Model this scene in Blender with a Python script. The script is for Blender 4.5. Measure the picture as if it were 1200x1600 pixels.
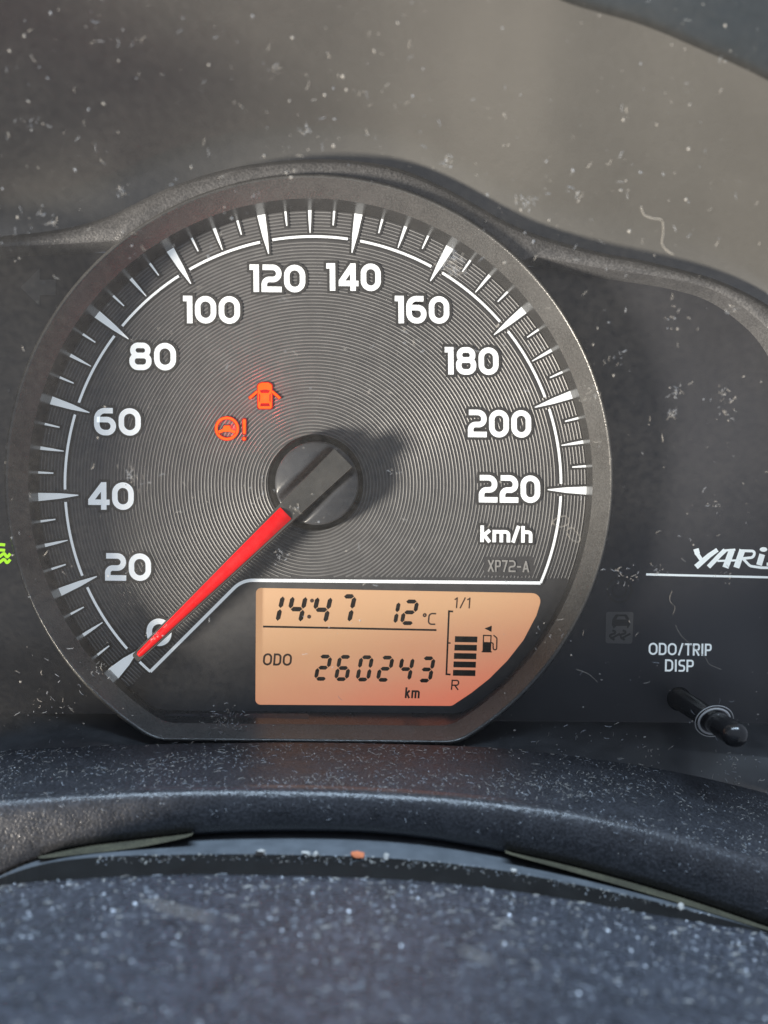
import bpy, bmesh, math, random
from mathutils import Vector, Matrix
from mathutils.geometry import tessellate_polygon

for o in list(bpy.data.objects):
    bpy.data.objects.remove(o, do_unlink=True)
scene = bpy.context.scene
COL = scene.collection
random.seed(7)

# ------------------------------------------------------------------ camera
# metres; the gauge face lies in the plane y = 0 and faces -y
D = 190.0                      # mm from the lens of the camera to the gauge face
MMPX = 0.14                    # mm on the gauge face per photograph pixel
cam_d = bpy.data.cameras.new('camera')
cam = bpy.data.objects.new('camera', cam_d); COL.objects.link(cam)
cam.location = (0, -D / 1000, 0); cam.rotation_euler = (math.pi / 2, 0, 0)
cam_d.sensor_fit = 'HORIZONTAL'; cam_d.sensor_width = 36.0
cam_d.lens = 36.0 * D / (1200 * MMPX)
cam_d.clip_start = 0.004; cam_d.clip_end = 20
cam_d.dof.use_dof = True
cam_d.dof.focus_distance = (D - 6) / 1000
cam_d.dof.aperture_fstop = 24.0
scene.camera = cam

# ------------------------------------------------------------------ light
world = bpy.data.worlds.new('World'); scene.world = world
world.use_nodes = True
bg = world.node_tree.nodes['Background']
bg.inputs[0].default_value = (0.67, 0.74, 0.88, 1); bg.inputs[1].default_value = 0.46

SUN_DIR = Vector((0.80, 0.48, 0.31)).normalized()
def lamp(name, kind, loc, target, energy, color, **kw):
    l = bpy.data.lights.new(name, kind); l.energy = energy; l.color = color
    for k, v in kw.items(): setattr(l, k, v)
    o = bpy.data.objects.new(name, l); COL.objects.link(o); o.location = loc
    o.rotation_euler = (Vector(target) - Vector(loc)).to_track_quat('-Z', 'Y').to_euler()
    return o
lamp('low_sun_through_side_window', 'SPOT', -SUN_DIR * 2.0, (0, 0, 0), 420, (1.0, 0.90, 0.77),
     spot_size=math.radians(20), spot_blend=0.3, shadow_soft_size=0.22)
lamp('windscreen_daylight', 'AREA', (-0.03, -0.27, 0.68), (0, -0.06, -0.05), 13.0, (0.62, 0.80, 1.0),
     shape='RECTANGLE', size=0.8, size_y=0.22)

scene.view_settings.view_transform = 'Standard'
scene.view_settings.look = 'None'
scene.view_settings.exposure = 0.28
scene.view_settings.gamma = 1.0
scene.view_settings.use_curve_mapping = False
scene.render.resolution_x = 768; scene.render.resolution_y = 1024
scene.cycles.transparent_max_bounces = 10
scene.cycles.caustics_reflective = False; scene.cycles.caustics_refractive = False
scene.cycles.max_bounces = 5; scene.cycles.diffuse_bounces = 2; scene.cycles.glossy_bounces = 2; scene.cycles.transmission_bounces = 4

# ------------------------------------------------------------------ helpers
def kf(d): return (D - d) / D
def P(px, py, d=0.0):
    """point at d mm in front of the gauge face that sits under photograph pixel px, py"""
    s = MMPX * kf(d) / 1000
    return Vector(((px - 600) * s, -d / 1000, (800 - py) * s))
def W(x, d, z): return Vector((x / 1000, -d / 1000, z / 1000))

class MB:
    def __init__(self): self.v = []; self.f = []; self.m = []
    def add(self, pts, faces, mat=0):
        b = len(self.v); self.v += [tuple(p) for p in pts]
        for f in faces: self.f.append(tuple(i + b for i in f)); self.m.append(mat)
    def poly(self, pts2, d, mat=0):
        self.fill([pts2], d, mat)
    def fill(self, loops, d, mat=0):
        pts = [p for l in loops for p in l]
        tris = tessellate_polygon([[Vector((x, y, 0)) for x, y in l] for l in loops])
        out = []
        for t in tris:
            a, b, c = (pts[i] for i in t)
            cr = (b[0]-a[0])*(c[1]-a[1]) - (b[1]-a[1])*(c[0]-a[0])
            out.append(tuple(t) if cr < 0 else tuple(reversed(t)))      # pixel y runs down: face the camera
        self.add([P(x, y, d) for x, y in pts], out, mat)
    def loft(self, rows, closed=False, mat=0, flip=False):
        n = len(rows[0]); b = len(self.v)
        for r in rows: self.v += [tuple(p) for p in r]
        for i in range(len(rows) - 1):
            for j in range(n if closed else n - 1):
                k = (j + 1) % n
                f = (b+i*n+j, b+i*n+k, b+(i+1)*n+k, b+(i+1)*n+j)
                self.f.append(tuple(reversed(f)) if flip else f); self.m.append(mat)
    def build(self, name, mats, parent=None, smooth=False, label=None):
        me = bpy.data.meshes.new(name)
        pts = [Vector(p) for p in self.v]
        c = Vector((0, 0, 0))
        for p in pts: c += p
        c /= max(1, len(pts))
        me.from_pydata([p - c for p in pts], [], self.f)
        if not isinstance(mats, (list, tuple)): mats = [mats]
        for m in mats: me.materials.append(m)
        me.polygons.foreach_set('material_index', self.m)
        if smooth: me.polygons.foreach_set('use_smooth', [True] * len(self.f))
        me.update()
        o = bpy.data.objects.new(name, me); COL.objects.link(o)
        o.location = c - (abs_loc(parent) if parent else Vector((0, 0, 0)))
        if parent: o.parent = parent
        if label: o['label'] = label
        return o
def abs_loc(o):
    l = Vector(o.location)
    while o.parent: o = o.parent; l += Vector(o.location)
    return l
def tag(o, label, cat=None, group=None, kind=None):
    o['label'] = label
    if cat: o['category'] = cat
    if group: o['group'] = group
    if kind: o['kind'] = kind
    return o
def lerp(a, b, t): return a + (b - a) * t
def interp(tab, x):
    """smooth (catmull-rom like, monotone enough) interpolation of a table of (x, y)"""
    if x <= tab[0][0]: i = 0
    elif x >= tab[-1][0]: i = len(tab) - 2
    else:
        i = max(k for k in range(len(tab) - 1) if tab[k][0] <= x)
    x0, y0 = tab[i]; x1, y1 = tab[i + 1]; h = x1 - x0
    if x < tab[0][0] or x > tab[-1][0]: return y0 + (y1 - y0) * (x - x0) / h
    s = (y1 - y0) / h
    m0 = s if i == 0 else (y1 - tab[i-1][1]) / (x1 - tab[i-1][0])
    m1 = s if i == len(tab) - 2 else (tab[i+2][1] - y0) / (tab[i+2][0] - x0)
    t = (x - x0) / h
    return ((2*t**3-3*t**2+1)*y0 + (t**3-2*t**2+t)*h*m0 + (-2*t**3+3*t**2)*y1 + (t**3-t**2)*h*m1)
def catmull(pts, n=8):
    out = []
    for i in range(len(pts) - 1):
        p0 = pts[max(0, i-1)]; p1 = pts[i]; p2 = pts[i+1]; p3 = pts[min(len(pts)-1, i+2)]
        for k in range(n):
            t = k / n
            out.append(tuple(0.5*((2*b)+(-a+c)*t+(2*a-5*b+4*c-e)*t*t+(-a+3*b-3*c+e)*t**3)
                             for a, b, c, e in zip(p0, p1, p2, p3)))
    out.append(tuple(pts[-1])); return out
def resample(pts, n):
    L = [0]
    for a, b in zip(pts, pts[1:]): L.append(L[-1] + math.dist(a, b))
    out = []; j = 0
    for i in range(n):
        s = L[-1] * i / (n - 1)
        while j < len(L) - 2 and L[j+1] < s: j += 1
        t = (s - L[j]) / max(1e-9, L[j+1] - L[j])
        out.append(tuple(lerp(a, b, t) for a, b in zip(pts[j], pts[j+1])))
    return out

# ------------------------------------------------------------------ materials
def newmat(name):
    m = bpy.data.materials.new(name); m.use_nodes = True
    return m, m.node_tree.nodes, m.node_tree.links, m.node_tree.nodes['Principled BSDF']
def plastic(name, col, rough=0.5, grain=0.25, bump=0.0, var=0.0, spec=0.5, emit=None, estr=0.0, voro=False, vscale=0.004, speck=0.0):
    """grain: size of the relief in mm; bump: its height in mm"""
    m, N, L, b = newmat(name)
    b.inputs['Base Color'].default_value = (*col, 1)
    b.inputs['Roughness'].default_value = rough
    b.inputs['Specular IOR Level'].default_value = spec
    tc = N.new('ShaderNodeTexCoord')
    if bump:
        if voro:
            t = N.new('ShaderNodeTexVoronoi'); t.feature = 'SMOOTH_F1'; h = t.outputs['Distance']
        else:
            t = N.new('ShaderNodeTexNoise'); t.inputs['Detail'].default_value = 2.0; h = t.outputs['Fac']
        t.inputs['Scale'].default_value = 1000.0 / grain
        L.new(tc.outputs['Object'], t.inputs['Vector'])
        bm = N.new('ShaderNodeBump'); bm.inputs['Strength'].default_value = 1.0
        bm.inputs['Distance'].default_value = bump / 1000
        L.new(h, bm.inputs['Height']); L.new(bm.outputs['Normal'], b.inputs['Normal'])
    if var:
        t = N.new('ShaderNodeTexNoise'); t.inputs['Scale'].default_value = 1.0 / vscale; t.inputs['Detail'].default_value = 5.0
        L.new(tc.outputs['Object'], t.inputs['Vector'])
        r = N.new('ShaderNodeMapRange'); r.inputs[1].default_value = 0.3; r.inputs[2].default_value = 0.7
        r.inputs[3].default_value = 1 - var; r.inputs[4].default_value = 1 + var
        L.new(t.outputs['Fac'], r.inputs[0])
        mx = N.new('ShaderNodeVectorMath'); mx.operation = 'SCALE'; mx.inputs[0].default_value = col
        sc = r.outputs[0]
        if speck:                                   # fine pale flecks of the grain itself
            t2 = N.new('ShaderNodeTexNoise'); t2.inputs['Scale'].default_value = 1000.0 / grain; t2.inputs['Detail'].default_value = 1.0
            L.new(tc.outputs['Object'], t2.inputs['Vector'])
            r2 = N.new('ShaderNodeMapRange'); r2.inputs[1].default_value = 0.35; r2.inputs[2].default_value = 0.68
            r2.inputs[3].default_value = 1 - speck*.6; r2.inputs[4].default_value = 1 + speck
            L.new(t2.outputs['Fac'], r2.inputs[0])
            pm = N.new('ShaderNodeMath'); pm.operation = 'MULTIPLY'; L.new(sc, pm.inputs[0]); L.new(r2.outputs[0], pm.inputs[1]); sc = pm.outputs[0]
        L.new(sc, mx.inputs['Scale']); L.new(mx.outputs[0], b.inputs['Base Color'])
        rr = N.new('ShaderNodeMapRange'); rr.inputs[1].default_value = 0.3; rr.inputs[2].default_value = 0.7
        rr.inputs[3].default_value = max(0, rough - 0.08); rr.inputs[4].default_value = min(1, rough + 0.08)
        L.new(t.outputs['Fac'], rr.inputs[0]); L.new(rr.outputs[0], b.inputs['Roughness'])
    if emit:
        b.inputs['Emission Color'].default_value = (*emit, 1); b.inputs['Emission Strength'].default_value = estr
    return m

M = {}
M['plate'] = plastic('gauge_plate_black', (0.056, 0.056, 0.059), 0.5, 0.12, 0.004, 0.1)
M['rib'] = plastic('gauge_rib_grey', (0.175, 0.177, 0.182), 0.42, 0.1, 0.006, 0.12)
M['halo']    = plastic('gauge_print_black', (0.03, 0.03, 0.031), 0.6)
M['white'] = plastic('gauge_print_white_glow', (0.80, 0.82, 0.84), 0.5, 0.3, 0.0, 0.05, emit=(0.82, 0.92, 1.0), estr=0.34)  # faint emission added to brighten the white print
M['codegrey']= plastic('gauge_print_grey', (0.30, 0.30, 0.30), 0.5)
M['bezel'] = plastic('bezel_grained_grey', (0.060, 0.060, 0.060), 0.28, 0.34, 0.06, 0.08, speck=0.3)
M['wall'] = plastic('bezel_wall_satin', (0.03, 0.03, 0.03), 0.28, 0.1, 0.0012, 0.1)
M['panel'] = plastic('face_panel_black', (0.032, 0.033, 0.039), 0.42, 0.25, 0.006, 0.05)
M['ghost'] = plastic('unlit_symbol_grey', (0.11, 0.11, 0.11), 0.5)
M['ghostd']  = plastic('unlit_symbol_dark', (0.03, 0.03, 0.03), 0.5)
M['frame'] = plastic('housing_frame_grained', (0.075, 0.075, 0.078), 0.42, 0.42, 0.12, 0.1, speck=0.4)
M['ledge']   = plastic('ledge_black', (0.03, 0.031, 0.035), 0.4, 0.2, 0.005, 0.2)
M['hood'] = plastic('hood_taupe_plastic', (0.094, 0.092, 0.086), 0.5, 0.9, 0.03, 0.04, vscale=0.02)
M['hoodedge_shade'] = plastic('hood_edge_shade_grey', (0.020, 0.019, 0.016), 0.8, 0.5, 0.01, 0.05, spec=0.1)  # hood plastic painted darker, standing in for shade on the flange
M['shelf'] = plastic('dashboard_grained_black', (0.022, 0.023, 0.027), 0.31, 0.46, 0.12, 0.15, speck=0.5)
M['shelfflat'] = plastic('dashboard_shelf_black', (0.022, 0.023, 0.027), 0.45, 0.46, 0.12, 0.15, speck=0.5, spec=0.2)
M['gap'] = plastic('gap_panel_slate', (0.085, 0.094, 0.105), 0.4, 0.3, 0.01, 0.15)
M['sunlit_strip'] = plastic('sunlit_strip_olive', (0.036, 0.033, 0.019), 0.8, 0.3, 0.05, 0.3, speck=0.5)  # olive colour stands in for sunlight on the underside of the lip
M['rubber'] = plastic('rubber_black', (0.006, 0.006, 0.006), 0.7, 0.4, 0.03, 0.2, spec=0.15)
M['cover'] = plastic('column_cover_grained', (0.034, 0.037, 0.046), 0.28, 0.55, 0.34, 0.2, speck=0.8)
M['hub'] = plastic('needle_hub_dark', (0.050, 0.053, 0.060), 0.30, 0.5, 0.0, 0.1)
M['hubbase'] = plastic('needle_base_black', (0.004, 0.004, 0.004), 0.6, spec=0.08)
M['bar'] = plastic('needle_bar_grey', (0.045, 0.045, 0.044), 0.42, 0.3, 0.008, 0.15)
M['barside'] = plastic('needle_side_brown', (0.16, 0.10, 0.08), 0.5)
M['red'] = plastic('needle_red', (0.55, 0.001, 0.004), 0.45, spec=0.2, emit=(1, 0.0, 0.006), estr=0.42)
def lcd_material():
    m, N, L, b = newmat('lcd_amber')
    b.inputs['Base Color'].default_value = (0.26, 0.19, 0.13, 1); b.inputs['Roughness'].default_value = 0.5; b.inputs['Specular IOR Level'].default_value = 0.3
    tc = N.new('ShaderNodeTexCoord'); sp = N.new('ShaderNodeSeparateXYZ'); L.new(tc.outputs['Generated'], sp.inputs[0])
    nz = N.new('ShaderNodeTexNoise'); nz.inputs['Scale'].default_value = 3.0; nz.inputs['Detail'].default_value = 2.0; L.new(tc.outputs['Generated'], nz.inputs['Vector'])
    def mth(op, a, c):
        q = N.new('ShaderNodeMath'); q.operation = op
        for k, v in enumerate((a, c)):
            if isinstance(v, (int, float)): q.inputs[k].default_value = v
            else: L.new(v, q.inputs[k])
        return q.outputs[0]
    # uneven backlight painted as an emission ramp, redder toward the lower right
    f = mth('ADD', mth('SUBTRACT', mth('MULTIPLY', sp.outputs['X'], 0.55), mth('MULTIPLY', sp.outputs['Z'], 0.95)), mth('MULTIPLY', nz.outputs['Fac'], 0.25))
    f = mth('ADD', f, 0.40)
    cr = N.new('ShaderNodeValToRGB'); L.new(f, cr.inputs[0])
    e = cr.color_ramp.elements; e[0].position = 0.12; e[0].color = (0.76, 0.41, 0.205, 1); e[1].position = 0.98; e[1].color = (0.80, 0.145, 0.09, 1)
    x = cr.color_ramp.elements.new(0.55); x.color = (0.73, 0.30, 0.17, 1)
    L.new(cr.outputs[0], b.inputs['Emission Color']); b.inputs['Emission Strength'].default_value = 0.64
    return m
M['lcd'] = lcd_material()
M['ink'] = plastic('lcd_segment_black', (0.008, 0.005, 0.004), 0.6, spec=0.2)
M['inksoft'] = plastic('lcd_segment_soft', (0.06, 0.03, 0.018), 0.5)
M['orange'] = plastic('warning_orange_lit', (0.1, 0.01, 0.001), 0.6, spec=0.1, emit=(1.0, 0.085, 0.0), estr=1.7)
M['redlit'] = plastic('warning_red_lit', (0.02, 0.001, 0.001), 0.6, spec=0.1, emit=(1.0, 0.0, 0.0), estr=0.45)
M['green']   = plastic('light_symbol_green_lit', (0.1, 0.3, 0.02), 0.5, emit=(0.42, 0.85, 0.01), estr=0.9)
M['logo'] = plastic('logo_silver_white_glow', (0.62, 0.68, 0.70), 0.4, emit=(0.8, 0.92, 1.0), estr=0.38)  # emission added so the lettering reads brighter
M['knob']    = plastic('knob_gloss_black', (0.014, 0.014, 0.015), 0.18, 0.3, 0.003)
M['grommet'] = plastic('lens_hole_edge', (0.55, 0.56, 0.56), 0.2)
def dust_material(name, col, alpha):
    m, N, L, b = newmat(name)
    b.inputs['Base Color'].default_value = (*col, 1); b.inputs['Roughness'].default_value = 0.9; b.inputs['Alpha'].default_value = alpha
    return m
M['dust']    = dust_material('dust_pale', (0.55, 0.53, 0.49), 0.58)
M['dustb']   = dust_material('dust_cool', (0.42, 0.45, 0.49), 0.6)
M['grit_glint'] = dust_material('grit_glint_white', (0.66, 0.69, 0.74), 1.0)  # bright grit, and glints of the cover grain put in as colour
M['crumbw'] = plastic('crumb_white', (0.34, 0.33, 0.31), 0.8, 0.2, 0.05)
M['crumbo']  = plastic('crumb_rust', (0.45, 0.13, 0.05), 0.8, 0.2, 0.05)
M['hair'] = dust_material('fibre_pale', (0.42, 0.40, 0.36), 0.55)

def lens_material():
    m, N, L, b = newmat('clear_dusty_lens')
    out = N['Material Output']; N.remove(b)
    tr = N.new('ShaderNodeBsdfTransparent'); tr.inputs[0].default_value = (0.97, 0.975, 0.97, 1)
    gl = N.new('ShaderNodeBsdfGlossy'); gl.inputs['Roughness'].default_value = 0.22
    df = N.new('ShaderNodeBsdfDiffuse'); df.inputs[0].default_value = (0.62, 0.60, 0.56, 1)
    # Schlick reflectance that is the same from both sides of the thin sheet
    ge = N.new('ShaderNodeNewGeometry'); dt = N.new('ShaderNodeVectorMath'); dt.operation = 'DOT_PRODUCT'
    L.new(ge.outputs['Normal'], dt.inputs[0]); L.new(ge.outputs['Incoming'], dt.inputs[1])
    def mth(op, a, b=None):
        q = N.new('ShaderNodeMath'); q.operation = op
        for i, v in enumerate((a, b)):
            if v is None: continue
            if isinstance(v, (int, float)): q.inputs[i].default_value = v
            else: L.new(v, q.inputs[i])
        return q.outputs[0]
    ab = mth('ABSOLUTE', dt.outputs['Value']); inv = mth('SUBTRACT', 1.0, ab); p5 = mth('POWER', inv, 5.0)
    fres = mth('ADD', mth('MULTIPLY', p5, 0.93), 0.042)
    tc = N.new('ShaderNodeTexCoord')
    n1 = N.new('ShaderNodeTexNoise'); n1.inputs['Scale'].default_value = 45; n1.inputs['Detail'].default_value = 6
    n2 = N.new('ShaderNodeTexNoise'); n2.inputs['Scale'].default_value = 900; n2.inputs['Detail'].default_value = 3
    L.new(tc.outputs['Object'], n1.inputs[0]); L.new(tc.outputs['Object'], n2.inputs[0])
    mu = N.new('ShaderNodeMath'); mu.operation = 'MULTIPLY'
    L.new(n1.outputs['Fac'], mu.inputs[0]); L.new(n2.outputs['Fac'], mu.inputs[1])
    r = N.new('ShaderNodeMapRange'); r.inputs[1].default_value = 0.12; r.inputs[2].default_value = 0.42
    r.inputs[3].default_value = 0.012; r.inputs[4].default_value = 0.031
    L.new(mu.outputs[0], r.inputs[0])
    m1 = N.new('ShaderNodeMixShader'); m2 = N.new('ShaderNodeMixShader')
    L.new(fres, m1.inputs[0]); L.new(tr.outputs[0], m1.inputs[1]); L.new(gl.outputs[0], m1.inputs[2])
    L.new(r.outputs[0], m2.inputs[0]); L.new(m1.outputs[0], m2.inputs[1]); L.new(df.outputs[0], m2.inputs[2])
    L.new(m2.outputs[0], out.inputs['Surface'])
    return m
M['lens'] = lens_material()

# ------------------------------------------------------------------ stroke lettering
def rpath(pts, closed=False, seg=7):
    """polyline whose corners (x, y, r) are rounded with radius r"""
    n = len(pts); out = []
    for i, p in enumerate(pts):
        r = p[2] if len(p) > 2 else 0
        if r <= 0 or (not closed and i in (0, n - 1)):
            out.append((p[0], p[1])); continue
        a = Vector(pts[i-1][:2]); b = Vector(p[:2]); c = Vector(pts[(i+1) % n][:2])
        u = (a - b); v = (c - b); lu, lv = u.length, v.length; u /= lu; v /= lv
        ang = u.angle(v); t = min(r / math.tan(ang / 2), lu * 0.5 if closed or i > 1 else lu * .98, lv * 0.5 if closed or i < n-2 else lv * .98)
        s, e = b + u * t, b + v * t
        for k in range(seg + 1):
            q = k / seg
            w = math.sqrt(0.5) if abs(ang - math.pi/2) < .3 else math.sin(ang/2)
            den = (1-q)**2 + 2*w*q*(1-q) + q*q
            pt = (s*(1-q)**2 + b*2*w*q*(1-q) + e*q*q) / den
            out.append((pt.x, pt.y))
    return out
def ribbon(mb, pts, width, d, closed=False, mat=0, w_end=None, ext=0.0):
    P2 = [Vector(p) for p in pts]; q = [P2[0]]
    for p in P2[1:]:
        if (p - q[-1]).length > 1e-5: q.append(p)
    if closed and (q[0] - q[-1]).length < 1e-5: q.pop()
    P2 = q; n = len(P2)
    if ext and not closed:
        P2[0] = P2[0] + (P2[0] - P2[1]).normalized() * ext; P2[-1] = P2[-1] + (P2[-1] - P2[-2]).normalized() * ext
    Lf, Rt = [], []
    for i in range(n):
        if closed: a, c = P2[i-1], P2[(i+1) % n]
        else: a, c = P2[max(0, i-1)], P2[min(n-1, i+1)]
        b = P2[i]
        d1 = (b - a).normalized() if (b - a).length > 1e-9 else None
        d2 = (c - b).normalized() if (c - b).length > 1e-9 else None
        if d1 is None: d1 = d2
        if d2 is None: d2 = d1
        n1 = Vector((-d1.y, d1.x)); n2 = Vector((-d2.y, d2.x)); mt = (n1 + n2)
        mt = mt.normalized() if mt.length > 1e-6 else n1
        w = width if w_end is None else lerp(width, w_end, i / (n - 1))
        sc = w / 2 / max(0.35, mt.dot(n1))
        Lf.append(b + mt * sc); Rt.append(b - mt * sc)
    pts3 = [P(p.x, p.y, d) for p in Lf] + [P(p.x, p.y, d) for p in Rt]
    fs = []
    for i in range(n if closed else n - 1):
        k = (i + 1) % n
        fs.append((i, k, n + k, n + i))
    mb.add(pts3, fs, mat)
def box(w, h, s):
    a = s / 2; return a, w - a, a, h - a
def glyph(ch, w, h, s):
    """strokes of a letter in a box w x h, y up: list of (points, closed)"""
    L, R, B, T = box(w, h, s); M_ = h / 2; G = []
    rr = min(R - L, T - B) * 0.5
    op = lambda *p: G.append((rpath(list(p)), False)); cl = lambda *p: G.append((rpath(list(p), True), True))
    if ch == '0': cl((L, B, rr), (R, B, rr), (R, T, rr), (L, T, rr))
    elif ch == '1': op((0, T), (R, T), (R, 0))
    elif ch == '!1': op((0, h * .78), (w * .62, T * .99)); op((w * .62, h), (w * .62, 0))
    elif ch == '2': op((w*.06, T), (R, T, rr*.95), (R, h*.46, rr*.8), (L, h*.46, rr*.8), (L, B), (w, B))
    elif ch == '4':
        xs = w * .74; op((xs, h), (xs, 0)); op((xs - s*.1, T + s*.1), (L + s*.1, h*.27 + s*.2)); op((s*.2, h*.27), (w, h*.27))
    elif ch == '6': op((w*.86, T), (L, T, rr), (L, B, rr), (R, B, rr*.95), (R, h*.575, rr*.8), (L, h*.575))
    elif ch == '7': op((0, T), (R, T), (w*.36, 0))
    elif ch == '8':
        cl((L, B, rr*.8), (R, B, rr*.8), (R, h*.53, rr*.6), (L, h*.53, rr*.6))
        e = w*.04; cl((L+e, h*.535, rr*.6), (R-e, h*.535, rr*.6), (R-e, T, rr*.8), (L+e, T, rr*.8))
    elif ch == 'O': r2 = rr * .98; cl((L, B, r2), (R, B, r2), (R, T, r2), (L, T, r2))
    elif ch == 'D': cl((L, B), (R, B, rr*1.1), (R, T, rr*1.1), (L, T))
    elif ch == 'T': op((0, T), (w, T)); op((w/2, T), (w/2, 0))
    elif ch == 'I': op((w/2, 0), (w/2, h))
    elif ch in 'RP':
        op((L, 0), (L, h)); op((L, T), (R, T, rr*.7), (R, h*.46, rr*.7), (L, h*.46))
        if ch == 'R': op((w*.45, h*.46), (R, 0))
    elif ch == 'S': op((w*.95, T), (L, T, rr*.8), (L, h*.53, rr*.7), (R, h*.47, rr*.7), (R, B, rr*.8), (w*.04, B))
    elif ch == 'C': op((w*.98, T), (L, T, rr), (L, B, rr), (w*.98, B))
    elif ch == 'X': op((s*.4, h), (w - s*.4, 0)); op((w - s*.4, h), (s*.4, 0))
    elif ch == 'A': op((s*.45, 0), (w/2, T)); op((w/2, T), (w - s*.45, 0)); op((w*.2, h*.3), (w*.8, h*.3))
    elif ch == '-': op((w*.08, h*.45), (w*.92, h*.45))
    elif ch == '/': op((s*.5, 0), (w - s*.5, h))
    elif ch == 'k': op((L, 0), (L, h)); op((w - s*.5, h*.72), (L + s*.2, h*.36)); op((L + s*.6, h*.42), (w - s*.5, 0))
    elif ch == 'h': op((L, 0), (L, h)); op((L, h*.74 - s/2), (R, h*.74 - s/2, rr*.7), (R, 0))
    elif ch == 'm':
        t = h*.74 - s/2; op((L, 0), (L, h*.74)); op((L, t), (w/2, t, rr*.4), (w/2, 0)); op((w/2 - s*.2, t), (R, t, rr*.5), (R, 0))
    elif ch == '°': r = max(1.9, min(w, h*.36)/2 - s/2); G.append(([(w/2 + r*math.cos(k*math.pi/8), h*.8 + r*math.sin(k*math.pi/8)) for k in range(16)], True))
    return G
GW = {'0': .77, '1': .34, '!1': .34, '2': .73, '4': .80, '6': .76, '7': .6, '8': .78, 'O': .78, 'D': .68, 'T': .6, 'I': .22,
      'R': .62, 'P': .6, 'S': .56, 'C': .62, 'X': .66, 'A': .7, '-': .5, '/': .5, 'k': .62, 'h': .62, 'm': .98, '°': .32, ' ': .3}
def lettering(mb, text, x0, x1, ymid, h, s, d, roll=0.8, slant=0.0, halo=0.0, gap=.09, mat=0, hmat=1):
    """white strokes (mat) and, below them, a dark border (hmat) fitted between the pixels x0 and x1"""
    chars = list(text); nat = sum(GW[c] for c in chars) * h + gap * h * (len(chars) - 1)
    sc = (x1 - x0) / nat; x = 0; k = 0
    ca, sa = math.cos(math.radians(roll)), math.sin(math.radians(roll)); cx = (x0 + x1) / 2
    for c in chars:
        w = GW[c] * h * sc
        if c != ' ':
            for pts, cl in glyph(c, w, h, s):
                q = []
                for (gx, gy) in pts:
                    X = x0 + x + gx + slant * (gy - h/2) - cx; Y = -(gy - h/2)
                    q.append((cx + X*ca - Y*sa, ymid + X*sa + Y*ca))
                if halo: ribbon(mb, q, s + 2*halo, d - .04 + .0012*k, cl, hmat, ext=halo)
                ribbon(mb, q, s, d + .0012*k, cl, mat); k += 1
        x += w + gap * h * sc

# ------------------------------------------------------------------ the instrument cluster
cluster = bpy.data.objects.new('instrument_cluster', None); COL.objects.link(cluster)
cluster.location = P(483, 1160, 2); cluster.empty_display_size = 0.01
tag(cluster, 'round speedometer cluster with red needle, amber display and dark side panels', 'instrument cluster')
GX, GY = 489.0, 757.0

def outline(cx, cy, r, ybot, fil, roll=0.6, n_arc=220, n_f=16, n_c=40):
    """a circle cut by a flat bottom with rounded corners, in pixels, clockwise from the left corner"""
    fy = ybot - fil; dy = fy - cy; dx = math.sqrt((r - fil)**2 - dy*dy); th = math.atan2(dy, dx)
    pts = []
    a0, a1 = math.pi - th, 2*math.pi + th               # pixel angles, over the top
    for i in range(n_arc): a = lerp(a0, a1, i/(n_arc-1)); pts.append((cx + r*math.cos(a), cy + r*math.sin(a)))
    for i in range(1, n_f): a = lerp(th, math.pi/2, i/(n_f-1)); pts.append((cx + dx + fil*math.cos(a), fy + fil*math.sin(a)))
    for i in range(1, n_c): pts.append((lerp(cx + dx, cx - dx, i/n_c), ybot))
    for i in range(n_f - 1): a = lerp(math.pi/2, math.pi - th, i/(n_f-1)); pts.append((cx - dx + fil*math.cos(a), fy + fil*math.sin(a)))
    c, s = math.cos(math.radians(roll)), math.sin(math.radians(roll))
    return [(cx + (x-cx)*c - (y-cy)*s, cy + (x-cx)*s + (y-cy)*c) for x, y in pts]

# -- display outline
lcd_pts = rpath([(401, 919, 6), (838, 927, 3)], False)
lcd_out = rpath([(400, 918.5, 8), (849, 927, 17), (838, 962), (818, 1000), (793, 1032), (764, 1061), (736, 1083), (706, 1103, 14), (399, 1101, 8)], True)

# -- gauge face: smooth plate with the cut-out for the display
face_out = outline(488, 757, 431, 1116, 62)
mb = MB(); mb.fill([face_out, lcd_out], -0.12)
mb.loft([[P(x, y, -0.12) for x, y in lcd_out], [P(x, y, -0.3) for x, y in lcd_out]], True, flip=True)
gauge = mb.build('gauge_face', M['plate'], cluster, label='black gauge plate with fine concentric grey ribs')

# -- concentric ribs, cut away under the display line and behind the code lettering
low_line = [(120, 1160), (235, 1051), (372, 918), (386, 909), (402, 907), (845, 911), (960, 916)]
def fl(x):
    for (xa, ya), (xb, yb) in zip(low_line, low_line[1:]):
        if xa <= x <= xb: return lerp(ya, yb, (x - xa) / (xb - xa))
    return 2000
def ribbed(x, y):
    if y > fl(x) - 7: return False
    if 757 < x < 834 and 871 < y < 899: return False
    return True
mb = MB(); NA = 1200; r = 74.0; PITCH = 5.25
cs = [(math.cos(2*math.pi*i/NA), math.sin(2*math.pi*i/NA)) for i in range(NA)]
while r < 429:
    ok = [ribbed(GX + r*c, GY + r*s) for c, s in cs]
    base = len(mb.v)
    for c, s in cs:
        for rr_, dd in ((r - 1.25, -.11), (r, .02), (r + 1.25, -.11)): mb.v.append(tuple(P(GX + rr_*c, GY + rr_*s, dd)))
    for i in range(NA):
        k = (i + 1) % NA
        if ok[i] and ok[k]:
            for q in (0, 1):
                mb.f.append((base + 3*i + q, base + 3*k + q, base + 3*k + q + 1, base + 3*i + q + 1)); mb.m.append(0)
    r += PITCH
used = sorted({i for f in mb.f for i in f}); rem = {u: i for i, u in enumerate(used)}
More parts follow.
